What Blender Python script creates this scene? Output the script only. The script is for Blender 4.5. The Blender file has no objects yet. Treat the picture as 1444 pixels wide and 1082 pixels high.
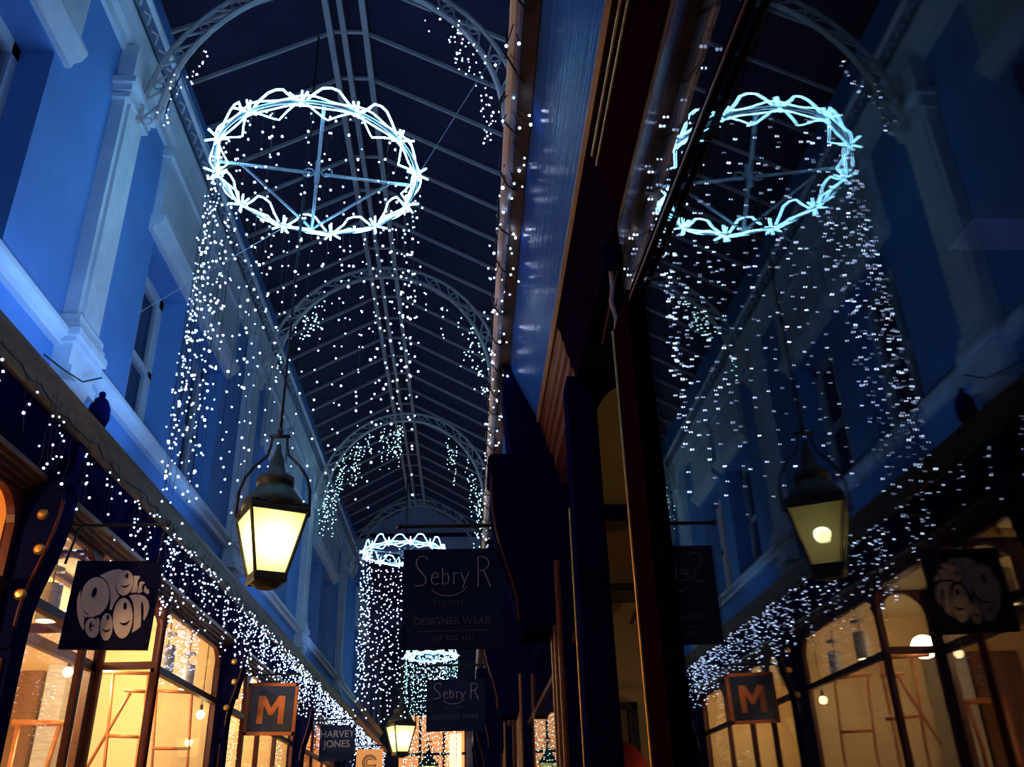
import bpy, math, random
from mathutils import Vector, Matrix
random.seed(7)
S = bpy.context.scene
COL = S.collection
R_ = random.uniform

# ------------------------------------------------------------------ camera
FPX, CX, CY = 1265.0, 722.0, 541.0
EYE = Vector((0, 0, 1.6))
AX = Vector((0.9986, -0.0450, -0.0275))     # image right
AU = Vector((0.0041, -0.4532, 0.8914))      # image up
AB = Vector((-0.0526, -0.8903, -0.4524))    # backwards
AX.normalize(); AB = (AB - AX * AB.dot(AX)).normalized(); AU = AB.cross(AX)
cd = bpy.data.cameras.new('camera')
cam = bpy.data.objects.new('camera', cd); COL.objects.link(cam)
cd.sensor_width = 36.0; cd.lens = 36.0 * FPX / 1444.0; cd.clip_start = 0.02
m = Matrix.Identity(4)
for i in range(3):
    m[i][0], m[i][1], m[i][2], m[i][3] = AX[i], AU[i], AB[i], EYE[i]
cam.matrix_world = m
S.camera = cam

def at(px, py, x=None, y=None, z=None):
    """a point of the photograph set at its own real plane in the arcade"""
    d = AX * (px - CX) + AU * (CY - py) - AB * FPX
    t = (x - EYE.x) / d.x if x is not None else (y - EYE.y) / d.y if y is not None else (z - EYE.z) / d.z
    return EYE + d * t

# ------------------------------------------------------------------ mesh builder
class MB:
    def __init__(s): s.v = []; s.f = []
    def add(s, vs, fs):
        b = len(s.v); s.v += [tuple(p) for p in vs]; s.f += [tuple(i + b for i in f) for f in fs]; return s
    def box(s, x0, x1, y0, y1, z0, z1):
        x0, x1 = min(x0, x1), max(x0, x1)
        return s.add([(x, y, z) for x in (x0, x1) for y in (y0, y1) for z in (z0, z1)],
                     [(0, 1, 3, 2), (4, 6, 7, 5), (0, 4, 5, 1), (2, 3, 7, 6), (0, 2, 6, 4), (1, 5, 7, 3)])
    def extr(s, prof, y0, y1):
        """closed profile of (x, z) run along y"""
        n = len(prof)
        a = sum(prof[i][0] * prof[(i + 1) % n][1] - prof[(i + 1) % n][0] * prof[i][1] for i in range(n))
        if a < 0: prof = prof[::-1]
        vs = [(p[0], y0, p[1]) for p in prof] + [(p[0], y1, p[1]) for p in prof]
        fs = [(i, (i + 1) % n, n + (i + 1) % n, n + i) for i in range(n)]
        return s.add(vs, fs + [tuple(range(n))[::-1], tuple(range(n, 2 * n))])
    def slab(s, pts, o, ux, uz, un, t):
        """flat outline (u, v) in the plane o + u*ux + v*uz, with thickness t along un"""
        n = len(pts)
        a = sum(pts[i][0] * pts[(i + 1) % n][1] - pts[(i + 1) % n][0] * pts[i][1] for i in range(n))
        if a < 0: pts = pts[::-1]
        P = [o + ux * p[0] + uz * p[1] for p in pts]
        vs = P + [p + un * t for p in P]
        return s.add(vs, [(i, (i + 1) % n, n + (i + 1) % n, n + i) for i in range(n)] + [tuple(range(n)), tuple(range(n, 2 * n))[::-1]])
    def tube(s, pts, r, n=8, closed=False):
        pts = [Vector(p) for p in pts]; k = len(pts); vs = []; up = None
        for i, p in enumerate(pts):
            if closed: t = pts[(i + 1) % k] - pts[i - 1]
            else: t = pts[min(i + 1, k - 1)] - pts[max(i - 1, 0)]
            t.normalize()
            if up is None: up = t.orthogonal().normalized()
            up = (up - t * up.dot(t))
            up = up.normalized() if up.length > 1e-6 else t.orthogonal().normalized()
            w = t.cross(up); rr = r[i] if isinstance(r, (list, tuple)) else r
            vs += [p + (up * math.cos(6.2832 * j / n) + w * math.sin(6.2832 * j / n)) * rr for j in range(n)]
        fs = []
        for i in range(k if closed else k - 1):
            a, b = i * n, ((i + 1) % k) * n
            fs += [(a + j, a + (j + 1) % n, b + (j + 1) % n, b + j) for j in range(n)]
        if not closed: fs += [tuple(range(n))[::-1], tuple(range((k - 1) * n, k * n))]
        return s.add(vs, fs)
    def lathe(s, prof, c, n=20, sq=None, rot=0.0):
        """profile of (r, z) turned about the upright through c; n=4 makes a square one"""
        c = Vector(c); vs = []
        for r, z in prof:
            vs += [c + Vector((r * math.cos(6.28318 * j / n + rot), r * math.sin(6.28318 * j / n + rot), z)) for j in range(n)]
        k = len(prof)
        fs = [(a * n + j, a * n + (j + 1) % n, (a + 1) * n + (j + 1) % n, (a + 1) * n + j) for a in range(k - 1) for j in range(n)]
        return s.add(vs, fs + [tuple(range(n))[::-1], tuple(range((k - 1) * n, k * n))])
    def ball(s, c, r, fine=False):
        c = Vector(c)
        if fine:
            P = [(r * math.sin(math.pi * i / 6), -r * math.cos(math.pi * i / 6)) for i in range(7)]
            P[0] = (r * .02, -r); P[-1] = (r * .02, r)
            return s.lathe(P, c, 10)
        vs = [c + Vector(d) * r for d in ((1, 0, 0), (-1, 0, 0), (0, 1, 0), (0, -1, 0), (0, 0, 1), (0, 0, -1))]
        return s.add(vs, [(0, 2, 4), (2, 1, 4), (1, 3, 4), (3, 0, 4), (2, 0, 5), (1, 2, 5), (3, 1, 5), (0, 3, 5)])
    def bar(s, a, b, w, h=None):
        """square bar from a to b"""
        a, b = Vector(a), Vector(b); t = (b - a).normalized(); h = h or w
        u = t.cross(Vector((0, 0, 1)));  u = u.normalized() if u.length > 1e-4 else Vector((1, 0, 0)); v = u.cross(t)
        vs = [p + u * (i * w / 2) + v * (j * h / 2) for p in (a, b) for i, j in ((-1, -1), (1, -1), (1, 1), (-1, 1))]
        return s.add(vs, [(3, 2, 1, 0), (4, 5, 6, 7), (0, 1, 5, 4), (1, 2, 6, 5), (2, 3, 7, 6), (3, 0, 4, 7)])
    def mesh(s, name, mat=None, smooth=False, mats=None, split=0):
        me = bpy.data.meshes.new(name); me.from_pydata(s.v, [], s.f); me.update()
        if mats:
            for q in mats: me.materials.append(q)
            for i, p in enumerate(me.polygons): p.material_index = 0 if i < split else 1
        elif mat: me.materials.append(mat)
        if smooth:
            for p in me.polygons: p.use_smooth = True
        return me
    def build(s, name, mat=None, parent=None, smooth=False, **k):
        return link(name, s.mesh(name, mat, smooth, **k), parent)

def link(name, data, parent=None, loc=None):
    o = bpy.data.objects.new(name, data); COL.objects.link(o)
    if loc is not None: o.location = loc
    if parent is not None:
        o.parent = parent
        if loc is None: o.matrix_parent_inverse = Matrix.Translation(-parent.location)
    return o
def thing(name, label, cat, loc=(0, 0, 0), group=None):
    o = link(name, None, None, loc); o.empty_display_size = .05
    return tag(o, label, cat, group)
def tag(o, label, cat, group=None):
    o['label'] = label; o['category'] = cat
    if group: o['group'] = group
    return o
def struct(o): o['kind'] = 'structure'; return o

# ------------------------------------------------------------------ materials
def nodes(name):
    mt = bpy.data.materials.new(name); mt.use_nodes = True
    nt = mt.node_tree; return mt, nt, nt.nodes['Principled BSDF'], nt.nodes['Material Output']
def paint(name, c1, c2=None, rough=.6, scale=6.0, metal=0.0, bump=0.0, stretch=None, spec=.5, detail=6):
    mt, nt, bs, out = nodes(name)
    c2 = c2 or tuple(x * .72 for x in c1)
    tc = nt.nodes.new('ShaderNodeTexCoord'); mp = nt.nodes.new('ShaderNodeMapping')
    nz = nt.nodes.new('ShaderNodeTexNoise'); cr = nt.nodes.new('ShaderNodeValToRGB')
    nz.inputs['Scale'].default_value = scale; nz.inputs['Detail'].default_value = detail
    if stretch: mp.inputs['Scale'].default_value = stretch
    cr.color_ramp.elements[0].position = .35; cr.color_ramp.elements[1].position = .68
    cr.color_ramp.elements[0].color = (*c2, 1); cr.color_ramp.elements[1].color = (*c1, 1)
    L = nt.links.new
    L(tc.outputs['Object'], mp.inputs[0]); L(mp.outputs[0], nz.inputs['Vector']); L(nz.outputs['Fac'], cr.inputs[0])
    L(cr.outputs[0], bs.inputs['Base Color'])
    bs.inputs['Roughness'].default_value = rough; bs.inputs['Metallic'].default_value = metal
    bs.inputs['Specular IOR Level'].default_value = spec
    if bump:
        b = nt.nodes.new('ShaderNodeBump'); b.inputs['Strength'].default_value = bump; b.inputs['Distance'].default_value = .01
        L(nz.outputs['Fac'], b.inputs['Height']); L(b.outputs[0], bs.inputs['Normal'])
    return mt
def glow(name, c, s):
    mt, nt, bs, out = nodes(name)
    bs.inputs['Base Color'].default_value = (*c, 1); bs.inputs['Emission Color'].default_value = (*c, 1)
    bs.inputs['Emission Strength'].default_value = s; bs.inputs['Roughness'].default_value = .3
    return mt
def glassmat(name, tint=(1, 1, 1), refl=1.0, base=.04, rough=0.0, dirt=0.0, dirtcol=(.1, .1, .2)):
    """thin pane: what is behind shows through, mirrored light grows at grazing view as on real glass"""
    mt, nt, bs, out = nodes(name); nt.nodes.remove(bs); L = nt.links.new; N = nt.nodes.new
    g = N('ShaderNodeNewGeometry'); d = N('ShaderNodeVectorMath'); d.operation = 'DOT_PRODUCT'
    L(g.outputs['Normal'], d.inputs[0]); L(g.outputs['Incoming'], d.inputs[1])
    def mth(op, a, b):
        q = N('ShaderNodeMath'); q.operation = op
        for i, x in enumerate((a, b)):
            if x is None: continue
            if hasattr(x, 'links'): L(x, q.inputs[i])
            else: q.inputs[i].default_value = x
        return q.outputs[0]
    a = mth('ABSOLUTE', d.outputs['Value'], None); a = mth('SUBTRACT', 1.0, a); a = mth('POWER', a, 5.0)
    a = mth('MULTIPLY', a, (1 - base) * refl); a = mth('ADD', a, base * refl)
    tr = N('ShaderNodeBsdfTransparent'); tr.inputs[0].default_value = (*tint, 1)
    gl = N('ShaderNodeBsdfGlossy'); gl.inputs['Roughness'].default_value = rough; gl.inputs[0].default_value = (1, 1, 1, 1)
    mx = N('ShaderNodeMixShader')
    first = tr.outputs[0]
    if dirt:
        df = N('ShaderNodeBsdfDiffuse'); m2 = N('ShaderNodeMixShader'); m2.inputs[0].default_value = dirt
        nz = N('ShaderNodeTexNoise'); nz.inputs['Scale'].default_value = 1.2; cr = N('ShaderNodeValToRGB')
        cr.color_ramp.elements[0].color = (*[x * .6 for x in dirtcol], 1); cr.color_ramp.elements[1].color = (*dirtcol, 1)
        tc = N('ShaderNodeTexCoord'); L(tc.outputs['Object'], nz.inputs['Vector']); L(nz.outputs['Fac'], cr.inputs[0]); L(cr.outputs[0], df.inputs[0])
        L(tr.outputs[0], m2.inputs[1]); L(df.outputs[0], m2.inputs[2]); first = m2.outputs[0]
    L(a, mx.inputs[0]); L(first, mx.inputs[1]); L(gl.outputs[0], mx.inputs[2]); L(mx.outputs[0], out.inputs[0])
    return mt
def frosted(name, c, tfac=.35):
    mt, nt, bs, out = nodes(name); nt.nodes.remove(bs); L = nt.links.new; N = nt.nodes.new
    tr = N('ShaderNodeBsdfTransparent'); tl = N('ShaderNodeBsdfTranslucent'); tl.inputs[0].default_value = (*c, 1)
    nz = N('ShaderNodeTexNoise'); nz.inputs['Scale'].default_value = 9; mr = N('ShaderNodeMapRange')
    mr.inputs['To Min'].default_value = 1 - tfac - .08; mr.inputs['To Max'].default_value = 1 - tfac + .08
    mx = N('ShaderNodeMixShader'); L(nz.outputs['Fac'], mr.inputs[0]); L(mr.outputs[0], mx.inputs[0])
    L(tr.outputs[0], mx.inputs[1]); L(tl.outputs[0], mx.inputs[2]); L(mx.outputs[0], out.inputs[0])
    return mt

M = {}
M['wall'] = paint('blue_painted_plaster', (.15, .34, .74), (.13, .30, .66), .75, 2.2, bump=.05)
M['trim'] = paint('pale_stone_paint', (.78, .80, .86), (.66, .69, .77), .6, 5, bump=.08)
M['trimdark'] = paint('dark_iron_paint', (.16, .20, .30), (.10, .13, .22), .5, 9)  # dark paint, the cresting's own colour
M['rib'] = paint('grey_iron_paint', (.62, .55, .54), (.48, .43, .44), .5, 7)
M['bars'] = paint('grey_bar_paint', (.58, .50, .50), (.46, .40, .42), .5, 6)
M['gutter'] = paint('brown_gutter_paint', (.26, .13, .07), (.12, .075, .035), .45, 12, stretch=(1, .4, 2))
M['navy'] = paint('navy_gloss_paint', (.006, .007, .062), (.004, .005, .045), .7, 5, spec=.0)
M['cove'] = paint('blue_gloss_board', (.028, .15, .74), (.02, .115, .62), .16, 60, stretch=(1, .02, 1), bump=.35, spec=.45)
M['red'] = paint('oxblood_wood', (.10, .018, .020), (.06, .011, .015), .45, 14, stretch=(3, .3, 3), spec=.3)
M['maroon'] = paint('deep_maroon_gloss', (.016, .003, .009), (.010, .002, .006), .75, 9, stretch=(3, .3, 3), spec=0.0)
M['plum'] = paint('dark_plum_paint', (.012, .004, .030), (.008, .003, .022), .8, 6, spec=0.0)
M['brownwood'] = paint('brown_moulding_wood', (.17, .06, .03), (.09, .03, .018), .4, 14, stretch=(3, .3, 3))
M['bead'] = paint('worn_tan_bead', (.30, .20, .17), (.20, .12, .11), .35, 14, stretch=(3, .3, 3))
M['gold'] = paint('worn_gilding_and_glint', (.75, .48, .15), (.5, .3, .09), .35, 25, metal=.8)
M['iron'] = paint('black_wrought_iron', (.012, .013, .018), (.02, .018, .02), .4, 20)
M['cable'] = paint('black_cable', (.006, .006, .010), (.01, .01, .014), .5, 20)
M['steel'] = paint('galvanised_tube', (.60, .66, .72), (.42, .48, .55), .35, 14, metal=.6)
M['bulb'] = glow('cool_white_led', (.50, .66, 1.0), 9)
M['bulbdim'] = glow('dim_white_led', (.46, .62, 1.0), 2.6)
M['bulbhot'] = glow('bright_white_led', (.56, .70, 1.0), 18)
M['bulbteal'] = glow('teal_white_led', (.42, .9, .95), 6)
M['rope'] = glow('ice_blue_rope_light', (.25, .68, 1.0), 12.0)
M['glass'] = glassmat('shop_window_glass', refl=.8)
M['mirror'] = glassmat('plate_glass', refl=.74, base=.022)
M['roofglass'] = glassmat('sooty_roof_glass', refl=.15, dirt=.5, dirtcol=(.055, .05, .12), rough=.3)
M['winglass'] = glassmat('sash_glass', refl=.6, dirt=.1, dirtcol=(.1, .1, .2))
M['floor'] = paint('stone_paving', (.16, .15, .16), (.10, .10, .11), .5, 3, bump=.1)
M['cream'] = paint('cream_shop_plaster', (.86, .66, .42), (.80, .57, .33), .8, 1.2)
M['creamceil'] = paint('white_shop_ceiling', (.88, .78, .55), (.8, .7, .46), .8, 2)
M['orangewall'] = paint('amber_shop_plaster', (.80, .42, .14), (.72, .34, .10), .8, 1.5)
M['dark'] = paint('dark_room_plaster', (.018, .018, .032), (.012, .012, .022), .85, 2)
M['brownroom'] = paint('ochre_shop_plaster', (.38, .29, .16), (.31, .23, .12), .85, 1.5)
M['copper'] = paint('copper_pipe', (.62, .22, .08), (.45, .14, .05), .35, 18, metal=.3)
M['drum'] = paint('brushed_grey_metal', (.55, .55, .58), (.38, .38, .42), .4, 6, metal=.3, stretch=(1, 1, 8))
M['warmbulb'] = glow('warm_bulb', (1.0, .80, .40), 14)
M['mantle'] = glow('lantern_mantle', (1.0, .95, .45), 40)
M['frost'] = frosted('lantern_glass', (1.0, 1.0, .66), .18)
M['lantern'] = paint('olive_black_lantern_iron', (.05, .05, .025), (.028, .03, .018), .45, 16)
M['enamel'] = paint('white_enamel', (.85, .85, .7), None, .4, 4)
M['signnavy'] = paint('sign_navy_board', (.007, .008, .060), (.005, .006, .048), .55, 4, spec=.05)
M['signslate'] = paint('sign_slate_blue_board', (.010, .022, .085), (.008, .016, .065), .5, 4, spec=.1)
M['letterwhite'] = paint('chalk_white_lettering', (.78, .74, .74), (.68, .62, .64), .6, 8)
M['lettergrey'] = paint('silver_grey_lettering', (.34, .35, .50), (.28, .29, .44), .5, 8)
M['letterdim'] = paint('dim_grey_lettering', (.10, .11, .20), (.08, .09, .17), .5, 8)
M['orange'] = paint('orange_sign_paint', (.95, .24, .03), (.75, .16, .02), .45, 8)
M['orangeboard'] = glow('glowing_orange_board', (.85, .36, .10), .65)  # orange board given a mild glow in place of light falling on it
M['mglass'] = paint('blue_grey_gloss_panel', (.05, .075, .15), (.03, .045, .10), .12, 5)
M['litwin'] = glow('lit_curtained_window', (.9, .62, .26), .14)
M['litorange'] = glow('lit_shop_front', (1.0, .38, .12), .85)
M['litcream'] = glow('lit_shop_lamp', (1.0, .75, .42), 1.6)
M['picture'] = paint('faded_print', (.20, .15, .09), (.09, .06, .05), .6, 4)
M['redcloth'] = paint('red_cloth', (.5, .02, .03), (.3, .01, .02), .8, 12)
M['mirrorstuff'] = M['dark']
M['brick'] = paint('end_building_stone', (.12, .14, .24), (.08, .10, .19), .8, 3)
M['gable'] = paint('grey_gable_boards', (.62, .60, .78), (.48, .47, .64), .7, 4, stretch=(6, 1, .6))
M['blind'] = paint('dark_blind', (.07, .08, .14), (.045, .05, .10), .8, 4)

# ------------------------------------------------------------------ measures
C0 = -1.08                       # middle of the arcade
def mir(x): return 2 * C0 - x    # left <-> right
def mirU(x): return 2 * C0 - x + .13
YB, YE, YF = -2.5, 21.6, 30.5    # back, gable, far end
WL = -2.72
RIDGE, SLOPE = 9.22, .55
BAY = [5.52 + 4.65 * k for k in range(-1, 4)]            # pilasters and ribs: .87 5.52 10.17 14.82 19.47
RIBY = BAY
CR = -1.19                       # line of the ridge
PIER = [0.2, 5.40, 10.50, 15.35, 20.3, 25.2]             # left shop piers (near face)
PIERR = [5.1, 8.95, 12.8, 16.65, 20.5, 24.4]             # right shop piers

# ------------------------------------------------------------------ the setting
struct(MB().box(-7, 5, YB, YF, -.12, 0).build('floor', M['floor']))

def upper_wall(side):
    sg = (lambda x: x) if side == 'left' else mirU
    b = MB(); x0, x1 = WL, WL - .32
    ws = windows
    zt = 8.42
    for (ya, yb) in gaps: b.box(sg(x0), sg(x1), ya, yb, 3.9, zt)
    for (ya, yb) in ws:
        b.box(sg(x0), sg(x1), ya, yb, 3.9, 4.78); b.box(sg(x0), sg(x1), ya, yb, 6.36, zt)
    return struct(b.build('wall_' + side, M['wall']))
windows = []
for p in BAY[:-1]:
    windows += [(p + 1.06, p + 2.10), (p + 2.55, p + 3.59)]
windows += [(YE + .9, YE + 1.9), (YE + 2.4, YE + 3.4), (YE + 5.4, YE + 6.4), (YE + 7, YE + 8)]
gaps = []; y = YB
for a, b_ in windows: gaps.append((y, a)); y = b_
gaps.append((y, YF))
upper_wall('left'); upper_wall('right')
# dark rooms behind the upper windows
struct(MB().box(-3.75, -3.7, YB, YF, 3.9, 7.3).box(mir(-3.75), mir(-3.7), YB, YF, 3.9, 7.3).build('wall_rooms_behind', M['dark']))

wn = 0
for side in ('left', 'right'):
    sg = (lambda x: x) if side == 'left' else mirU
    for k, (ya, yb) in enumerate(windows):
        if side == 'right' and not (3 < ya < 12): continue
        wn += 1
        xs = WL - .22
        w = MB()
        for (a, b_, c, d) in ((ya, ya + .07, 4.78, 6.36), (yb - .09, yb, 4.78, 6.36), (ya, yb, 4.78, 4.87), (ya, yb, 6.26, 6.36),
                              (ya, yb, 5.52, 5.58), ((ya + yb) / 2 - .018, (ya + yb) / 2 + .018, 4.8, 6.3)):
            w.box(sg(xs), sg(xs - .06), a, b_, c, d)
        o = struct(w.build('window_%d' % wn, M['trim']))
        MB().box(sg(xs - .02), sg(xs - .03), ya + .05, yb - .05, 4.85, 6.3).build('pane', M['winglass'], o)
        lit = k in (5, 6, 7) and side == 'left'
        cu = MB()
        for q in range(16):
            t = ya + .02 + (yb - ya - .04) * q / 16; dx = .02 if q % 2 else 0
            cu.box(sg(xs - .10 - dx), sg(xs - .13 - dx), t, t + (yb - ya) / 17, 4.8, 6.34)
        cu.build('curtain' if lit else 'blind', M['litwin'] if lit else M['blind'], o)

tn = 0
def trim(mb, mat, parent=None):
    global tn; tn += 1
    return struct(mb.build('trim_%d' % tn, mat))
for side in ('left', 'right'):
    sg = (lambda x: x) if side == 'left' else mirU
    P = lambda pr: [(sg(x), z) for x, z in pr]
    # sill course, with steps
    trim(MB().extr(P([(WL, 4.60), (WL + .05, 4.60), (WL + .055, 4.645), (WL + .10, 4.665), (WL + .10, 4.70), (WL + .075, 4.71), (WL + .075, 4.735), (WL + .03, 4.76), (WL, 4.80)]), YB, YF), M['trim'])
    # cornice under the roof, dark cresting and outer rail
    trim(MB().extr(P([(WL, 7.30), (WL + .03, 7.31), (WL + .04, 7.38), (WL + .075, 7.42), (WL + .115, 7.55), (WL + .12, 7.60), (WL, 7.62)]), YB, YE), M['trim'])
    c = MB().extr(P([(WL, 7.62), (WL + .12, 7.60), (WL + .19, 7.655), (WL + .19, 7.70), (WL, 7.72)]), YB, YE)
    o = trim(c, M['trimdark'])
    d = MB(); y = 1.0
    while y < 12:
        d.tube([(sg(WL + .15), y, 7.622), (sg(WL + .18), y + .07, 7.648), (sg(WL + .14), y + .14, 7.615)], .012, 5); y += .2
    d.build('cresting_scrolls', M['rib'], o)
    trim(MB().extr(P([(WL + .185, 7.655), (WL + .225, 7.665), (WL + .225, 7.70), (WL + .185, 7.70)]), YB, YE), M['trim'])
    # raised panels over the windows, with a lower moulding
    for ya, yb in windows[:10]:
        if side == 'right' and not 3 < ya < 12: continue
        h = MB().box(sg(WL), sg(WL + .07), ya - .13, yb + .13, 6.50, 7.22)
        h.box(sg(WL), sg(WL + .10), ya - .16, yb + .16, 7.19, 7.28)
        o = trim(h, M['trim'])
        MB().extr(P([(WL, 6.38), (WL + .04, 6.38), (WL + .05, 6.42), (WL + .10, 6.44), (WL + .13, 6.50), (WL + .13, 6.53), (WL, 6.53)]), ya - .16, yb + .16).build('hood_moulding', M['trim'], o)
    # pilasters
    for i, p in enumerate(BAY[1:] if side == 'left' else BAY[1:3]):
        b = MB()
        b.box(sg(WL), sg(WL + .10), p - .19, p + .19, 4.80, 6.86)
        b.box(sg(WL + .09), sg(WL + .125), p - .14, p + .14, 4.86, 6.82)
        for z0, z1, e in ((4.44, 4.62, .0), (4.62, 4.66, .03), (4.66, 4.72, .05), (4.72, 4.77, .03), (4.77, 4.84, .015), (6.80, 6.84, .02), (6.86, 6.92, .03), (6.92, 6.98, .06), (6.98, 7.36, .01)):
            b.box(sg(WL), sg(WL + .12 + e), p - .2 - e, p + .2 + e, z0, z1)
        b.box(sg(WL), sg(WL + .15), p - .21, p + .21, 4.38, 4.45)
        b.lathe([(.02, 4.14), (.08, 4.17), (.13, 4.24), (.15, 4.32), (.16, 4.38)], (sg(WL + .02), p, 0), 14)
        o = struct(b.build('pilaster', M['trim']))
# roof: two sooty glass slopes with bars, a raised ridge of three rails
def rz(x): return RIDGE - SLOPE * abs(x - CR)
rb = MB()
xl, xr = -2.80, .68
for a, b_ in ((xl, CR), (CR, xr)):
    rb.add([(a, YB, rz(a) + .05), (b_, YB, rz(b_) + .05), (b_, YF, rz(b_) + .05), (a, YF, rz(a) + .05),
            (a, YB, rz(a) + .06), (b_, YB, rz(b_) + .06), (b_, YF, rz(b_) + .06), (a, YF, rz(a) + .06)],
           [(0, 1, 2, 3), (7, 6, 5, 4), (0, 4, 5, 1), (2, 6, 7, 3), (1, 5, 6, 2), (0, 3, 7, 4)])
ceil = struct(rb.build('ceiling', M['roofglass']))
bm_ = MB(); y = .35
while y < YE:
    for a, b_ in ((xl, CR - .19), (CR + .19, xr)):
        bm_.bar((a, y, rz(a) + .02), (b_, y, rz(b_) + .02), .024, .04)
    y += .64
bm_.build('glazing_bars', M['bars'], ceil)
rg = MB()
for dx, dz, w in ((-.185, -.06, .06), (-.05, -.02, .055), (.18, -.06, .06)):
    rg.box(CR + dx - w / 2, CR + dx + w / 2, YB, YE, RIDGE + dz - .10, RIDGE + dz - .02)
y = .35
while y < YE:
    rg.box(CR - .17, CR + .17, y - .015, y + .015, RIDGE - .08, RIDGE - .05); y += .64
trim(rg, M['bars'])

# arched ribs
def rib_pts(off, n=28, a0=0.0, a1=math.pi):
    out = []
    for i in range(n + 1):
        c, s_ = math.cos(a0 + (a1 - a0) * i / n), math.sin(a0 + (a1 - a0) * i / n)
        out.append((C0 + .03 - (1.55 - off) * c, 6.75 + (1.80 - off) * s_))
    return out
for p in RIBY:
    r = MB()
    o_, i_ = rib_pts(.02), rib_pts(.165)
    for arc, th in ((o_, .022), (i_, .026)):
        r.tube([(x, p, z) for x, z in arc], th, 6)
    lat = MB()
    for k in range(0, 28):
        ox, oz = o_[k]; ix, iz = i_[k + 1]; lat.bar((ox, p, oz), (ix, p, iz), .016)
        if k % 2 == 0:
            mx, mz = (o_[k][0] + i_[k][0]) / 2, (o_[k][1] + i_[k][1]) / 2
            lat.tube([(mx + .04 * math.cos(q * .7854), p, mz + .04 * math.sin(q * .7854)) for q in range(8)], .009, 5, closed=True)
    rr = struct(r.build('arch_rib', M['rib'])); lat.build('lattice', M['rib'], rr)
# gable across the arcade at the end of the first roof
g = MB()
gp = [(-3.02, 7.9), (-3.02, 8.30), (CR, 9.27), (.86, 8.30), (.86, 7.9), (.3, 7.75), (-.6, 8.0), (CR, 8.08), (-1.8, 8.0), (-2.6, 7.75)]
g.extr(gp, YE + .15, YE + .35)
o = struct(g.build('wall_gable', M['gable']))
MB().box(-2.66, .62, YE + .08, YE + .16, 8.36, 8.45).build('gable_beam', M['navy'], o)

# ------------------------------------------------------------------ shop cornice: gutter, cove and fascia
trim(MB().extr([(-2.47, 3.96), (-2.455, 3.98), (-2.455, 4.02), (-2.47, 4.04), (-2.46, 4.10), (-2.45, 4.14), (-2.45, 4.17), (-2.52, 4.17), (-2.52, 4.06), (WL, 4.10), (WL, 4.03), (-2.51, 3.96)], YB, YF), M['gutter'])
pts = [(-2.49, 3.965)]
for k in range(9):
    t = k / 8; pts.append((-2.50 - .14 * t ** 1.3, 3.955 - .27 * t ** .85))
trim(MB().extr(pts + [(WL, 3.69), (WL, 4.03), (-2.49, 4.03)], YB, YF), M['navy'])
# right one: gutter with a pale pipe, glossy blue cove, leaning fascia
trim(MB().extr([(.215, 4.37), (.225, 4.36), (.288, 4.365), (.296, 4.38), (.296, 4.44), (.56, 4.50), (.56, 4.58), (.235, 4.58), (.215, 4.56), (.225, 4.50), (.21, 4.46), (.225, 4.42)], YB, YF), M['gutter'])
trim(MB().tube([(.200, YB, 4.365), (.200, YF, 4.365)], .027, 10), M['trim'])
pts = []
for k in range(9):
    t = k / 8; pts.append((.29 + .175 * t ** 1.15, 4.375 - .41 * t ** .95))
trim(MB().extr(pts + [(.62, 3.965), (.62, 4.47), (.29, 4.43)], YB, YF), M['cove'])
# left fascia mouldings
trim(MB().extr([(-2.60, 3.70), (-2.60, 3.665), (-2.63, 3.655), (-2.63, 3.64), (-2.66, 3.635), (WL - .05, 3.63), (WL - .05, 3.70)], YB, YF), M['brownwood'])
trim(MB().extr([(-2.66, 3.64), (-2.66, 3.61), (-2.69, 3.60), (-2.69, 3.585), (WL - .06, 3.58), (WL - .06, 3.64)], YB, YF), M['red'])

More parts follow.
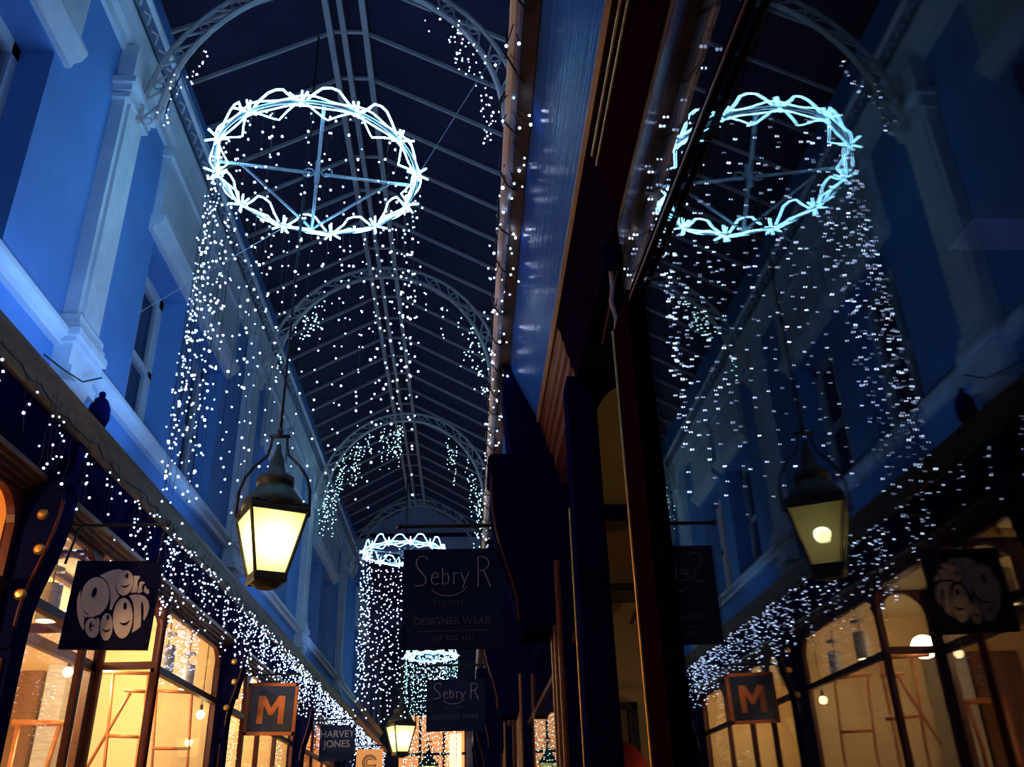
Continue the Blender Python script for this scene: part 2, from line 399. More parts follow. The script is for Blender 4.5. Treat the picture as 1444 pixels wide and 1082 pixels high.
# piers with scrolled consoles, gilt bosses
def pier(side, y0, near):
    sg = (lambda x: x) if side == 'left' else mir
    P = lambda pr: [(sg(x), z) for x, z in pr]
    b = MB(); L = side == 'left'; y1 = y0 + (.19 if near else .40)
    b.box(sg(WL - .08), sg(WL + (.11 if L else .05)), y0 + (.02 if L else -.2), y1 - .01, 0, 2.95)
    b.box(sg(WL - .08), sg(WL + (.19 if L else .08)), y0, y1, 0, .35)
    con = [(.225, 3.67), (.238, 3.64), (.238, 3.55), (.232, 3.45), (.215, 3.33), (.19, 3.22), (.158, 3.10), (.128, 2.99), (.112, 2.88), (.107, 2.78), (.105, 2.66)] if L else \
          [(.36, 3.66), (.40, 3.62), (.40, 3.56), (.405, 3.50), (.40, 3.36), (.375, 3.2), (.34, 3.06), (.295, 2.92), (.27, 2.80), (.265, 2.70), (.23, 2.64)]
    con = [(WL + x, z) for x, z in con]
    b.extr(P([(WL - .08, 3.66)] + con + [(WL - .08, 2.64)]), y0, y1)
    e0 = .235 if L else .40
    b.extr(P([(WL - .08, 3.70), (WL + e0, 3.70), (WL + e0 + .02, 3.68), (WL + e0 + .02, 3.635), (WL + e0, 3.61), (WL - .08, 3.61)]), y0 - .02, y1 + .02)
    if L: b.extr(P([(WL, 3.70), (WL + .20, 3.70), (WL + .235, 3.80), (WL + .245, 3.96), (WL, 3.96)]), y0 + .05, y1 - .03)
    else: b.extr([(.56, 3.70), (.30, 3.70), (.27, 3.85), (.25, 4.10), (.25, 4.36), (.56, 4.36)], y0 + .06, y1 - .04)
    o = struct(b.build('pier', M['navy']))
    e = MB()
    e.tube([(sg(x - .005), y0 + .005, z) for x, z in con[2:-1]], .010, 6)
    if L: e.tube([(sg(WL + .07), y0 + .012, 2.6), (sg(WL + .07), y0 + .012, .4)], .012, 6)
    e.build('bead', M['red'], o)
    if near:
        for x, z in ((.128, 3.455), (.152, 3.235), (.098, 2.965)):
            MB().lathe([(.002, -.018), (.022, -.016), (.034, -.006), (.036, 0.0), (.036, .008), (.002, .008)], (0, 0, 0), 14).build('boss', M['gold'], o)
            q = o.children[-1]; q.matrix_parent_inverse.identity(); q.location = (sg(WL + x), y0, z); q.rotation_euler = (-math.pi / 2, 0, 0)
for y0 in PIER: pier('left', y0, y0 < 12)
for y0 in PIERR: pier('right', y0, False)

# ------------------------------------------------------------------ left shops
def shop_room(n, y0, y1, wallm, ceilm, xb=-6.2):
    b = MB().box(xb - .1, xb, y0, y1, 0, 3.86).box(xb, WL - .1, y0 - .05, y0, 0, 3.86).box(xb, WL - .1, y1, y1 + .05, 0, 3.86)
    o = struct(b.build('wall_shop_%d' % n, wallm))
    struct(MB().box(xb, WL - .02, y0, y1, 3.82, 3.9).build('ceiling_shop_%d' % n, ceilm))
    return o
shop_room(1, .8, 5.42, M['orangewall'], M['orangewall'])
shop_room(2, 5.56, 10.55, M['cream'], M['creamceil'])
shop_room(3, 10.95, 15.35, M['cream'], M['creamceil'], -4.6)
shop_room(4, 15.85, 20.3, M['orangewall'], M['creamceil'], -4.4)

def arch_frame(mb, u0, u1, z0, z1, fr, rise, plane):
    """frame of a pane with rounded upper corners; plane(u, z, d) -> point"""
    n = 7; r = min(rise, (u1 - u0) / 2 - fr)
    inn = [(u0 + fr, z0), (u0 + fr, z1 - r)]
    for i in range(1, n): 
        a = math.pi - i * math.pi / 2 / n; inn.append((u0 + fr + r + r * math.cos(a), z1 - fr - r + r * math.sin(a)))
    inn += [(u0 + fr + r, z1 - fr), (u1 - fr - r, z1 - fr)]
    for i in range(1, n):
        a = math.pi / 2 - i * math.pi / 2 / n; inn.append((u1 - fr - r + r * math.cos(a), z1 - fr - r + r * math.sin(a)))
    inn += [(u1 - fr, z1 - r), (u1 - fr, z0)]
    k = len(inn)
    def proj(u, z):
        if abs(u - inn[0][0]) < 1e-6: return (u0, z)
        if abs(u - inn[-1][0]) < 1e-6: return (u1, z)
        if u < u0 + fr + r: return (u0, z) if z < z1 - fr - r * .45 else (u, z1) if u > u0 + fr + r * .5 else (u0, z1)
        if u > u1 - fr - r: return (u1, z) if z < z1 - fr - r * .45 else (u, z1) if u < u1 - fr - r * .5 else (u1, z1)
        return (u, z1)
    ou = [proj(*q) for q in inn]
    vs = []
    for d in (0, .05):
        vs += [plane(u, z, d) for u, z in inn] + [plane(u, z, d) for u, z in ou]
    fs = []
    for i in range(k - 1):
        fs += [(i, i + 1, k + i + 1, k + i), (2 * k + i, 3 * k + i, 3 * k + i + 1, 2 * k + i + 1), (i, 2 * k + i, 2 * k + i + 1, i + 1)]
    mb.add(vs, fs)

def shop_window(n, plane, u0, u1, splits, z1, trans, fmat, name=None, colonette=False, gm='glass'):
    w = MB(); us = [u0] + splits + [u1]
    for a, b_ in zip(us, us[1:]): arch_frame(w, a, b_, .55, z1, .045, .22, plane)
    q0, q1 = plane(u0, trans, 0), plane(u1, trans, .05)
    def bx(mb, ua, ub, za, zb, d0, d1):
        c = [plane(u, z, d) for u in (ua, ub) for z in (za, zb) for d in (d0, d1)]
        mb.add(c, [(0, 1, 3, 2), (4, 6, 7, 5), (0, 4, 5, 1), (2, 3, 7, 6), (0, 2, 6, 4), (1, 5, 7, 3)])
    bx(w, u0, u1, trans - .03, trans + .03, -.012, .05)
    bx(w, u0, u1, .45, .60, -.02, .06)
    o = struct(w.build('window_%d' % n, fmat))
    pn = MB(); bx(pn, u0 + .02, u1 - .02, .55, z1 - .02, .02, .028)
    pn.build('pane', M[gm], o)
    if colonette:
        for u in splits + ([u0] if colonette == 'start' else []):
            p = plane(u, 0, -.01)
            MB().lathe([(.026, .6), (.026, 3.36), (.034, 3.38), (.03, 3.40), (.05, 3.43), (.052, 3.445), (.03, 3.46), (.034, 3.50), (.055, 3.58)], (p[0], p[1], 0), 12).build('colonette', M['red'], o, smooth=True)
    return o
NW = wn + 1
pl = lambda u, z, d: Vector((WL - d, u, z))              # left shop plane
shop_window(NW, pl, .6, 5.39, [2.6, 3.9], 3.60, 3.02, M['red'])
shop_window(NW + 1, pl, 5.60, 6.75, [], 3.60, 3.02, M['red'], colonette=False)
shop_window(NW + 2, pl, 8.30, 10.45, [], 3.60, 3.02, M['red'], colonette='start')
shop_window(NW + 3, lambda u, z, d: Vector((-u, 8.30 + d, z)), 2.72, 3.24, [], 3.62, 3.05, M['red'])          # return beside the door
shop_window(NW + 4, lambda u, z, d: Vector((-u, 6.75 - d, z)), 2.72, 3.24, [], 3.62, 3.05, M['red'])
shop_window(NW + 5, pl, 11.0, 15.3, [11.85, 12.75, 13.9], 3.60, 3.02, M['red'])
shop_window(NW + 6, pl, 15.95, 20.2, [17.3, 18.6], 3.60, 3.02, M['red'])
# the door set back between the returns
d = MB(); d.box(-3.30, -3.24, 6.75, 6.87, 0, 3.62).box(-3.30, -3.24, 8.20, 8.32, 0, 3.62).box(-3.30, -3.24, 6.8, 8.3, 3.0, 3.08).box(-3.30, -3.24, 6.8, 8.3, 3.56, 3.66)
do = struct(d.build('door_1', M['brownwood']))
MB().box(-3.276, -3.268, 6.82, 8.25, .1, 3.6).build('pane', M['glass'], do)
struct(MB().box(-3.24, WL, 6.7, 8.35, 3.60, 3.70).build('ceiling_porch', M['creamceil']))

# inside the second left shop: things on show
def pipe_rack(name, label, segs, r=.016):
    """copper pipe frame: list of (part name, points)"""
    base = Vector(segs[0][1][0]); base.z = 0
    t = thing(name, label, 'rack', base)
    for pn_, pts in segs: MB().tube(pts, r if pn_ != 'rail' else r * 1.15, 8).build(pn_, M['copper'], t, smooth=True)
    return t
def A(px, py, y=9.3): return at(px, py, y=y)
def down(p): return (p[0], p[1], 0)
pipe_rack('pipe_rack', 'copper pipe clothes rack with slanting brace behind the middle pane', [
    ('rail', [A(133, 948), A(214, 950)]), ('post', [A(160, 951), A(147, 1082), down(A(147, 1082))]), ('post', [A(210, 952), down(A(206, 1000))]),
    ('rung', [A(152, 1038), A(206, 1040)]), ('brace', [A(184, 977), A(122, 1084)]), ('rung', [A(176, 974), A(211, 976)])])
pipe_rack('pipe_rack', 'thick copper pipe rack with level rail beside the entrance glass', [
    ('rail', [A(18, 1019, 9.0), A(120, 1021, 9.0)]), ('post', [A(84, 1024, 9.0), A(66, 1082, 9.0), down(A(60, 1100, 9.0))]), ('post', [A(26, 1022, 9.0), down(A(20, 1060, 9.0))])], .024)
pipe_rack('pipe_rack', 'thin copper pipe rack with narrow rung behind the right pane', [
    ('post', [A(271, 976, 9.9), A(264, 1082, 9.9), down(A(264, 1082, 9.9))]), ('post', [A(221, 975, 9.9), A(214, 1082, 9.9), down(A(214, 1082, 9.9))]),
    ('rail', [A(214, 1056, 9.9), A(268, 1056, 9.9)]), ('rail', [A(214, 974, 9.9), A(272, 977, 9.9)])], .014)
def pendant(px, py, x, r, h, label):
    p = at(px, py, x=x)                    # middle of the lower rim
    t = thing('pendant_lamp', label, 'lamp', p, 'drum pendants in the lit shop')
    MB().lathe([(r * .94, .0), (r, .004), (r, h), (r * .9, h + .01), (r * .3, h + .02)], p, 20).build('drum_shade', M['drum'], t, smooth=False)
    MB().lathe([(.001, -.004), (r * .82, -.004), (r * .82, .003), (.001, .003)], p, 18).build('lamp_lens', M['warmbulb'], t)
    MB().tube([p + Vector((0, 0, h)), (p[0], p[1], 3.82)], .006, 6).build('stem', M['iron'], t)
    MB().lathe([(r * .5, 0), (r * .9, .01), (r * .9, .03), (r * .2, .05)], (p[0], p[1], p[2] + h + .10), 16).build('collar', M['drum'], t)
pendant(64, 876, -3.05, .075, .26, 'grey drum pendant lamp beside the dark pier with bosses')
pendant(232, 950, -2.98, .075, .26, 'grey drum pendant lamp right behind the colonette')
pendant(261, 972, -2.98, .075, .24, 'grey drum pendant lamp deepest behind the right pane')
for px, py, x, lb in ((96, 948, -3.7, 'bare glowing bulb on cord seen through the left pane'), (283, 1008, -2.85, 'bare glowing bulb on cord behind the right pane')):
    p = at(px, py, x=x)
    t = thing('bare_bulb', lb, 'lamp', p)
    MB().ball(p, .045, True).build('glass_bulb', M['warmbulb'], t, smooth=True)
    MB().tube([p + Vector((0, 0, .045)), p + Vector((0, 0, .10))], .018, 8).build('lamp_holder', M['iron'], t)
    MB().tube([p + Vector((0, 0, .10)), (p[0], p[1], 3.82)], .005, 5).build('cord', M['cable'], t)
# grey cupboard-like column and picture panels on the back wall
t = MB().box(-4.35, -4.15, 9.9, 10.5, 0, 3.35).build('display_column', M['drum']); tag(t, 'tall grey display column behind the copper rack', 'column')
t = thing('wall_cabinet', 'brown wooden back panel with pale sheet behind left pane', 'cabinet', (-4.6, 9.95, 0))
MB().box(-4.95, -4.4, 9.9, 10.0, 0, 3.3).build('body', M['brownwood'], t)

# ------------------------------------------------------------------ right side shopfront
GX = .56
head = MB().extr([(.468, 3.97), (.474, 3.93), (.488, 3.90), (.492, 3.87), (.503, 3.855), (.508, 3.80), (.535, 3.72), (.558, 3.64), (.62, 3.62), (.62, 3.97)], YB, 2.62)
trim(head, M['maroon'])
trim(MB().tube([(.486, YB, 3.898), (.486, 2.62, 3.898)], .006, 6).tube([(.499, YB, 3.853), (.499, 2.62, 3.853)], .005, 6), M['gold'])
trim(MB().extr([(.452, 3.985), (.452, 3.95), (.466, 3.94), (.482, 3.945), (.49, 3.985)], YB, YF), M['bead'])
trim(MB().extr([(.468, 3.97), (.474, 3.93), (.488, 3.90), (.492, 3.87), (.503, 3.855), (.508, 3.80), (.535, 3.72), (.558, 3.64), (.62, 3.62), (.62, 3.97)], 2.62, 3.95), M['plum'])
trim(MB().extr([(.478, 3.96), (.478, 3.91), (.492, 3.90), (.492, 3.85), (.508, 3.84), (.508, 3.78), (.526, 3.77), (.526, 3.70), (.545, 3.69), (.545, 3.60), (.62, 3.58), (.62, 3.96)], 3.95, YF), M['brownwood'])
# great plate window next to the camera
w = MB().box(.53, .62, 2.47, 2.75, 0, 3.2).box(.545, .60, YB, 2.5, .3, .5)
big = struct(w.build('window_%d' % (NW + 7), M['maroon']))
MB().box(GX, GX + .008, YB, 2.64, .45, 3.64).build('pane', M['mirror'], big)
MB().bar((GX - .012, 2.60, 3.19), (GX - .012, .75, 2.972), .016, .034).build('glazing_rail', M['maroon'], big)
MB().bar((GX - .022, 2.60, 3.176), (GX - .022, .75, 2.958), .005, .005).build('rail_bead', M['bead'], big)
MB().tube([(.528, 2.742, .2), (.528, 2.742, 3.2)], .006, 8).build('bead', M['gold'], big)  # gold put on the post edge for the highlight of the shop light
# porch between the plate window and the next shop: soffit, corner post, return pane
struct(MB().box(.555, 1.9, 2.62, 3.95, 3.62, 3.70).build('ceiling_porch_right', M['plum']))
cpo = struct(MB().box(.50, .62, 3.90, 4.08, 0, 3.62).build('corner_post', M['navy']))
MB().tube([(.497, 4.075, .2), (.497, 4.075, 3.0)], .005, 6).build('bead', M['gold'], cpo)  # gold line standing in for a thin highlight along the post
ret = shop_window(NW + 8, lambda u, z, d: Vector((u, 3.95 + d, z)), .60, 1.6, [], 3.68, 2.94, M['navy'], gm='glass')
rp = lambda u, z, d: Vector((GX + d, u, z))
def rwin(n, u0, u1, sp): return shop_window(n, rp, u0, u1, sp, 3.58, 2.95, M['red'], gm='mirror')
for q_, (ya, yb) in enumerate(((4.08, 5.08), (5.45, 8.9))):
    wd = MB().box(.55, .61, ya, yb, .4, .55).box(.57, .61, ya, yb, 3.5, 3.58).box(.568, .60, ya, yb, 2.52, 2.56)
    wd = struct(wd.build('window_%d' % (NW + 9 + q_), M['brownwood']))
    MB().box(GX, GX + .008, ya, yb, .5, 3.55).build('pane', M['mirror'], wd)
rwin(NW + 11, 9.5, 12.75, [10.5, 11.6]); rwin(NW + 12, 13.35, 16.6, [14.4, 15.5]); rwin(NW + 13, 17.2, 20.4, [18.3])
# mouldings of the pier edges, standing proud
for y0 in PIERR[:3]:
    trim(MB().tube([(.505, y0 - .0, 0), (.505, y0 - .0, 2.66)], .016, 8).tube([(.51, y0 - .19, 0), (.51, y0 - .19, 2.98)], .018, 8).tube([(.505, y0 + .2, 0), (.505, y0 + .2, 2.64)], .014, 8), M['brownwood'])
# rooms behind the right windows
b = MB().box(3.4, 3.5, YB, 2.9, 0, 3.9).box(.62, 3.5, 2.80, 2.86, 0, 3.6).box(.62, 3.5, YB, YB + .05, 0, 3.9)
struct(b.build('wall_dark_shop', M['dark']))
struct(MB().box(.58, 3.5, YB, 2.8, 3.75, 3.85).build('ceiling_dark_shop', M['dark']))
struct(MB().box(1.55, 1.62, 2.8, 4.0, 0, 3.6).build('door_2', M['navy']))
b = MB().box(.62, 3.2, 6.2, 6.3, 0, 3.9).box(3.1, 3.2, 4.0, 6.2, 0, 3.9)
struct(b.build('wall_ochre_shop', M['brownroom']))
struct(MB().box(.62, 3.2, 4.02, 6.2, 3.75, 3.85).build('ceiling_ochre_shop', M['brownroom']))
struct(MB().box(1.2, 1.3, 6.3, YF, 0, 3.9).build('wall_far_shops', M['dark']))
# things in the ochre shop: framed print, shelf, red garment on a stand
def B(px, py, y=6.1): return at(px, py, y=y)
t = thing('framed_print', 'dark framed print on ochre wall behind the porch glass', 'picture', B(885, 1030))
p0, p1 = B(866, 990), B(907, 1082)
fr = MB(); x0, x1, z1, z0 = p0.x, p1.x, p0.z, p1.z
for a in ((x0, x1, z1 - .05, z1), (x0, x1, z0, z0 + .05), (x0, x0 + .04, z0, z1), (x1 - .04, x1, z0, z1)): fr.box(a[0], a[1], 6.12, 6.18, a[2], a[3])
fr.build('frame', M['iron'], t); MB().box(x0 + .03, x1 - .03, 6.15, 6.175, z0 + .03, z1 - .03).build('print', M['picture'], t)
t = thing('wall_shelf', 'dark shelf with slanting strut high on the ochre wall', 'shelf', B(880, 838))
a, b_ = B(850, 842), B(925, 832)
MB().box(a.x, b_.x + .4, 5.85, 6.19, a.z - .02, a.z + .03).build('board', M['iron'], t)
MB().bar(B(905, 845), B(890, 880), .03).build('strut', M['brownwood'], t)
p = B(874, 1064, 5.6)
t = thing('garment_stand', 'red garment on a stand below the framed print', 'clothing', (p.x, 5.6, 0))
MB().lathe([(.15, 1.0), (.17, 1.25), (.14, p.z - .15), (.16, p.z - .05), (.10, p.z + .03), (.03, p.z + .07)], (p.x, 5.6, 0), 14).build('garment', M['redcloth'], t, smooth=True)
MB().tube([(p.x, 5.6, 0), (p.x, 5.6, 1.05)], .02, 8).lathe([(.16, 0), (.16, .02), (.03, .04)], (p.x, 5.6, 0), 14).build('stand', M['iron'], t)
# conduit that runs down the corner of the porch
cp = [at(x, y, y=2.66) for x, y in ((866, 235), (868, 262), (874, 290), (880, 315), (883, 345), (880, 372), (886, 398), (885, 420), (891, 440), (893, 470))]
cp = [(min(p.x, .60), p.y - .02, min(p.z, 3.58)) for p in cp]
pp = [(.50, 2.44, 3.60), (.508, 2.45, 3.52), (.503, 2.46, 3.46), (.516, 2.46, 3.40), (.510, 2.46, 3.33), (.520, 2.46, 3.26), (.512, 2.46, 3.2)]
t = thing('conduit', 'twisting grey cable pipe down the dark porch corner', 'pipe', cp[-1])
MB().tube([(.545, 2.80, 3.60), (.55, 2.795, 3.52), (.553, 2.80, 3.42), (.542, 2.80, 3.36), (.556, 2.80, 3.29), (.550, 2.80, 3.22), (.545, 2.80, 3.1), (.545, 2.80, 1.2)], .009, 8).build('pipe', M['bars'], t, smooth=True)
MB().box(.525, .57, 2.77, 2.84, 3.49, 3.60).build('junction_box', M['navy'], t)
o = MB().tube([at(870, 380, z=3.585), at(850, 485, z=3.585)], .006, 6).build('soffit_rod', M['brownwood']); tag(o, 'thin brown rod fixed along the dark porch soffit', 'rod')

# ------------------------------------------------------------------ far end
e = MB(); 
for a in ((-2.9, -2.2, 0, 8), (-.0, .8, 0, 8), (-2.2, 0, 5.3, 8)): e.box(a[0], a[1], YF, YF + .2, a[2], a[3])
struct(e.build('wall_end', M['brick']))
o = MB()
for a in (-2.2, -1.5, -.75, -.06): o.box(a, a + .08, YF + .05, YF + .15, 0, 5.3)
for z in (2.6, 4.0, 5.2): o.box(-2.2, 0, YF + .05, YF + .15, z, z + .08)
wo = struct(o.build('window_%d' % (NW + 14), M['red']))
MB().box(-2.15, 0, YF + .12, YF + .13, .1, 5.25).build('pane', M['litorange'], wo)
tag(MB().box(-.52, -.15, YF - .3, YF - .1, 3.6, 4.6).build('lit_panel', M['litcream']), 'amber lit panel at the far end of the arcade', 'lightbox')
MB()

# ------------------------------------------------------------------ string lights
icos = [MB().ball((0, 0, 0), 1.0, True).mesh('bulb', M[q], True) for q in ('bulb', 'bulbdim', 'bulbdim', 'bulb', 'bulbhot', 'bulbdim', 'bulb')]
icot = MB().ball((0, 0, 0), 1.0, True).mesh('bulb', M['bulbteal'], True)
def put_bulb(par, p, r=.0105, teal=False, base=None):
    o = bpy.data.objects.new('bulb', icot if teal else icos[random.randrange(7)]); COL.objects.link(o)
    o.parent = par; o.location = Vector(p) - (par.location if base is None else Vector((0, 0, 0))); o.scale = (r, r, r)
    return o

# the light rings
N = 12
def make_ring(R, label):
    root = thing('light_ring', label, 'light ring', (0, 0, 0), 'light rings hung along the arcade')
    c = lambda a, r, z=0: (r * math.cos(a), r * math.sin(a), z)
    full = [c(6.28318 * i / 64, R) for i in range(64)]
    MB().tube(full, .014, 8, closed=True).build('hoop', M['steel'], root, smooth=True)
    for k, (dr, dz, fq) in enumerate(((.024, .018, 12), (-.022, -.018, 12))):
        pts = [c(6.28318 * i / 96, R + dr + .014 * math.sin(fq * 6.28318 * i / 96 + k), dz + .014 * math.cos(fq * 6.28318 * i / 96 + 2 * k)) for i in range(96)]
        MB().tube(pts, .0062, 6, closed=True).build('rope_light', M['rope'], root, smooth=True)
    for i in range(N):
        a0 = 6.28318 * (i + .10) / N; a1 = 6.28318 * (i + .90) / N; am = (a0 + a1) / 2
        h = .165 + .025 * math.sin(i * 2.1)
        pts = [c(a0, R, .02), c(a0 + (am - a0) * .3, R, h * .5), c(a0 + (am - a0) * .62, R - .01, h * .9), c(am, R - .01, h), c(am + (a1 - am) * .35, R - .01, h * .93), c(am + (a1 - am) * .6, R, h * .55), c(a1, R, .02)]
        MB().tube(pts, .0078, 6).build('arch_loop', M['rope'], root, smooth=True)
        # pointed leaf folded down on the inner side
        pts = [c(a0, R - .01, -.015), c(a0 + (am - a0) * .75, R - .085, -.05), c(am, R - .105, -.05), c(am + (a1 - am) * .5, R - .06, -.03), c(a1, R - .01, -.015)]
        MB().tube(pts, .0062, 6).build('leaf_loop', M['rope'], root)
        # spiky star on the joint between two loops
        an = 6.28318 * i / N; s = MB(); o_ = Vector(c(an, R))
        er = Vector((math.cos(an), math.sin(an), 0)); et = Vector((-math.sin(an), math.cos(an), 0)); ez = Vector((0, 0, 1))
        for d in (ez * .10, -ez * .06 + er * .02, er * .09 + et * .06, er * .08 - et * .07, -er * .07 + ez * .03):
            s.tube([o_ + d * .2, o_ + d], .0085, 6)
        s.build('star_spike', M['rope'], root)
    # spokes, braces and hub
    for a in (math.radians(102), math.radians(282), math.radians(190.5), math.radians(10.5)):
        MB().tube([c(a, .05), c(a, R - .01)], .013, 8).build('spoke', M['steel'], root, smooth=True)
    for s_ in (1, -1):
        MB().tube([c(math.radians(100.5 + s_ * 90), R * .74), c(math.radians(102), R - .04)], .011, 8).build('brace', M['steel'], root, smooth=True)
    MB().tube([(0, 0, -.09), (0, 0, .12)], .02, 10).build('hub', M['steel'], root)
    for s_ in (1, -1):
        MB().tube([(.07 * s_ + .04 * math.cos(q * .5236), .01, .02 + .04 * math.sin(q * .5236)) for q in range(12)], .007, 6, closed=True).build('hub_eye', M['steel'], root)
    return root
def copy_thing(o, loc, label, rot=0):
    c = o.copy(); COL.objects.link(c); c.location = loc; c.rotation_euler = (0, 0, rot); c['label'] = label
    for ch in list(o.children):
        d = ch.copy(); COL.objects.link(d); d.parent = c
    return c
RING = [((-1.13, 5.50, 6.22), .76), ((-.91, 13.2, 5.45), .60), ((-.80, 21.5, 5.42), .58)]
ring1 = make_ring(.76, 'nearest glowing white ring with star loops, hung above the lantern')
copies = [copy_thing(ring1, RING[1][0], 'second glowing white ring, partly behind the large hanging sign', .2),
          copy_thing(ring1, RING[2][0], 'farthest glowing white ring, between the two dark blue signs', .4)]
for c_, k_ in zip(copies, (.60, .58)): c_.scale = (k_ / .76, k_ / .76, .85)
ring1.location = RING[0][0]

def wire(mb, pts, r=.0016): mb.tube(pts, r, 4)
# nearest curtain: each strand with its own wire and bulbs
for i in range(60):
    a = 6.28318 * (i + R_(-1.1, 1.1)) / 48 if i < 48 else math.radians(R_(140, 265)); (cx, cy, cz), R = RING[0]
    rr = R + R_(-.03, .04)
    x, y = cx + rr * math.cos(a), cy + rr * math.sin(a)
    zb = R_(3.35, 3.95) if math.cos(a) < .3 else R_(3.5, 4.6)
    if -1.3 < x < -.7 and y < 5.2: zb = R_(4.2, 5.0)
    pts = []; z = cz - .04
    while z > zb: pts.append((x + R_(-.008, .008), y + R_(-.008, .008), z)); z -= .16
    if len(pts) < 2: continue
    w = MB(); wire(w, pts)
    st = link('light_strand', w.mesh('strand_wire', M['cable'])); tag(st, 'string of white bulbs hanging from the nearest light ring', 'string lights', 'strands of the nearest ring curtain')
    z = cz - R_(.05, .2)
    while z > zb:
        put_bulb(st, (x + R_(-.02, .02), y + R_(-.02, .02), z), R_(.005, .0088)); z -= R_(.08, .24)
def far_strands(ri, n, zlo, step, group, label, mt):
    (cx, cy, cz), R = RING[ri]
    for i in range(n):
        a = 6.28318 * (i + R_(-.3, .3)) / n; rr = R + R_(-.05, .05)
        x, y = cx + rr * math.cos(a), cy + rr * math.sin(a); zb = zlo + R_(-.3, .5)
        w = MB(); w.tube([(x, y, cz - .09), (x, y, zb)], .0018, 3); k = len(w.f)
        z = cz - R_(.1, .2)
        while z > zb: w.ball((x + R_(-.03, .03), y + R_(-.03, .03), z), R_(.0075, .0115)); z -= R_(step * .7, step * 1.3)
        st = link('light_strand', w.mesh('far_strand', mats=[M['cable'], mt], split=k)); tag(st, label, 'string lights', group)
far_strands(1, 50, 3.2, .11, 'strands of the second ring curtain', 'string of tiny bulbs hanging from the second light ring', M['bulb'])
far_strands(2, 46, 2.9, .12, 'strands of the farthest ring curtain', 'string of tiny bulbs hanging from the farthest light ring', M['bulbteal'])

# icicle lights along the left gutter
def icicles(y0, y1, n, label, near, drop=.75, dens=1.0):
    w = MB(); base = (-2.45, y0, 4.0)
    L_ = []; y = y0
    while y < y1 + .01: L_.append((-2.435 + R_(-.012, .012), y, 3.985 + R_(-.04, .03))); y += .12
    wire(w, L_, .005)
    bl = []
    for k in range(n):
        y = R_(y0, y1); x = -2.44 + R_(-.02, .06); ln = R_(.12, drop)
        q = [(x, y, 4.0)]; z = 4.0
        while z > 4.0 - ln: z -= .09; q.append((x + R_(-.02, .02), y + R_(-.02, .02), z))
        wire(w, q, .0016)
        for p in q[1:]:
            if R_(0, 1) < dens: bl.append((p[0] + R_(-.02, .03), p[1] + R_(-.03, .03), p[2] + R_(-.03, .03)))
    if near:
        o = link('icicle_lights', w.mesh('icicle_cable', M['cable'])); tag(o, label, 'string lights', 'icicle lights along the left gutter')
        for p in bl[:100]: put_bulb(o, p, R_(.0048, .0085))
    else:
        k = len(w.f)
        for p in bl: w.ball(p, R_(.006, .0095))
        o = link('icicle_lights', w.mesh('icicle_cable', mats=[M['cable'], M['bulb']], split=k)); tag(o, label, 'string lights', 'icicle lights along the left gutter')
icicles(2.2, 5.0, 16, 'sparse icicle lights on brown gutter above the dark pier', True, .45, .55)
icicles(5.0, 6.6, 16, 'icicle lights on gutter above the cream lettered sign', True, .6, .6)
icicles(6.6, 7.5, 18, 'icicle lights on gutter just past the cream lettered sign', True, .75, .6)
icicles(7.5, 8.3, 20, 'long icicle lights on gutter over the slender red colonette', True, .85, .6)
icicles(8.3, 9.3, 24, 'dense icicle lights on gutter over the middle of the lit right pane', True, .7, .6)
icicles(9.3, 10.3, 26, 'dense icicle lights on gutter before the second dark pier', True, .65, .7)
icicles(10.3, 12.6, 55, 'dense icicle lights on gutter above the orange framed M sign', False, .65, .9)
icicles(12.6, 16.0, 80, 'dense icicle lights on gutter between the orange M and the two-line sign', False, .65, .9)
icicles(16.0, 20.5, 105, 'packed icicle lights on gutter beyond the small two-line sign', False, .7, .9)
icicles(20.5, 28.5, 140, 'packed icicle lights at the far end of the left gutter', False, .9, .9)

# lights wound round the right gutter
def wound(y0, y1, label, nb, spread=.05):
    w = MB(); pts = []; n = int((y1 - y0) / .05)
    for i in range(n + 1):
        a = i * .9 + R_(-.4, .4); y = y0 + (y1 - y0) * i / n
        pts.append((.203 + (.038 + R_(0, .015)) * math.cos(a), y, 4.37 + (.045 + R_(0, .03)) * math.sin(a)))
    wire(w, pts, .005)
    pts = [(.185 + R_(-.02, .02), y0 + (y1 - y0) * i / (n // 2), 4.40 + R_(-.07, .1)) for i in range(n // 2 + 1)]
    wire(w, pts, .0045)
    bl = []
    for i in range(nb):
        y = R_(y0, y1); p = (.20 + R_(-.08, .09), y, 4.33 + R_(-.09, .12)); q = (.2, y + R_(-.03, .03), 4.38)
        wire(w, [q, p], .003); bl.append(p)
    o = link('gutter_lights', w.mesh('gutter_cable', M['cable'])); tag(o, label, 'string lights', 'lights wound along the right gutter')
    for p in bl: put_bulb(o, p, R_(.0045, .0075))
wound(1.3, 2.7, 'black cabled lights wound on right gutter under the top arch end', 24)
wound(2.7, 4.2, 'black cabled lights wound on right gutter beside the blue cove', 40)
wound(4.2, 6.2, 'bright string lights on right gutter near the scrolled console', 60)
wound(6.2, 9.5, 'string lights on right gutter above the large hanging sign', 80)
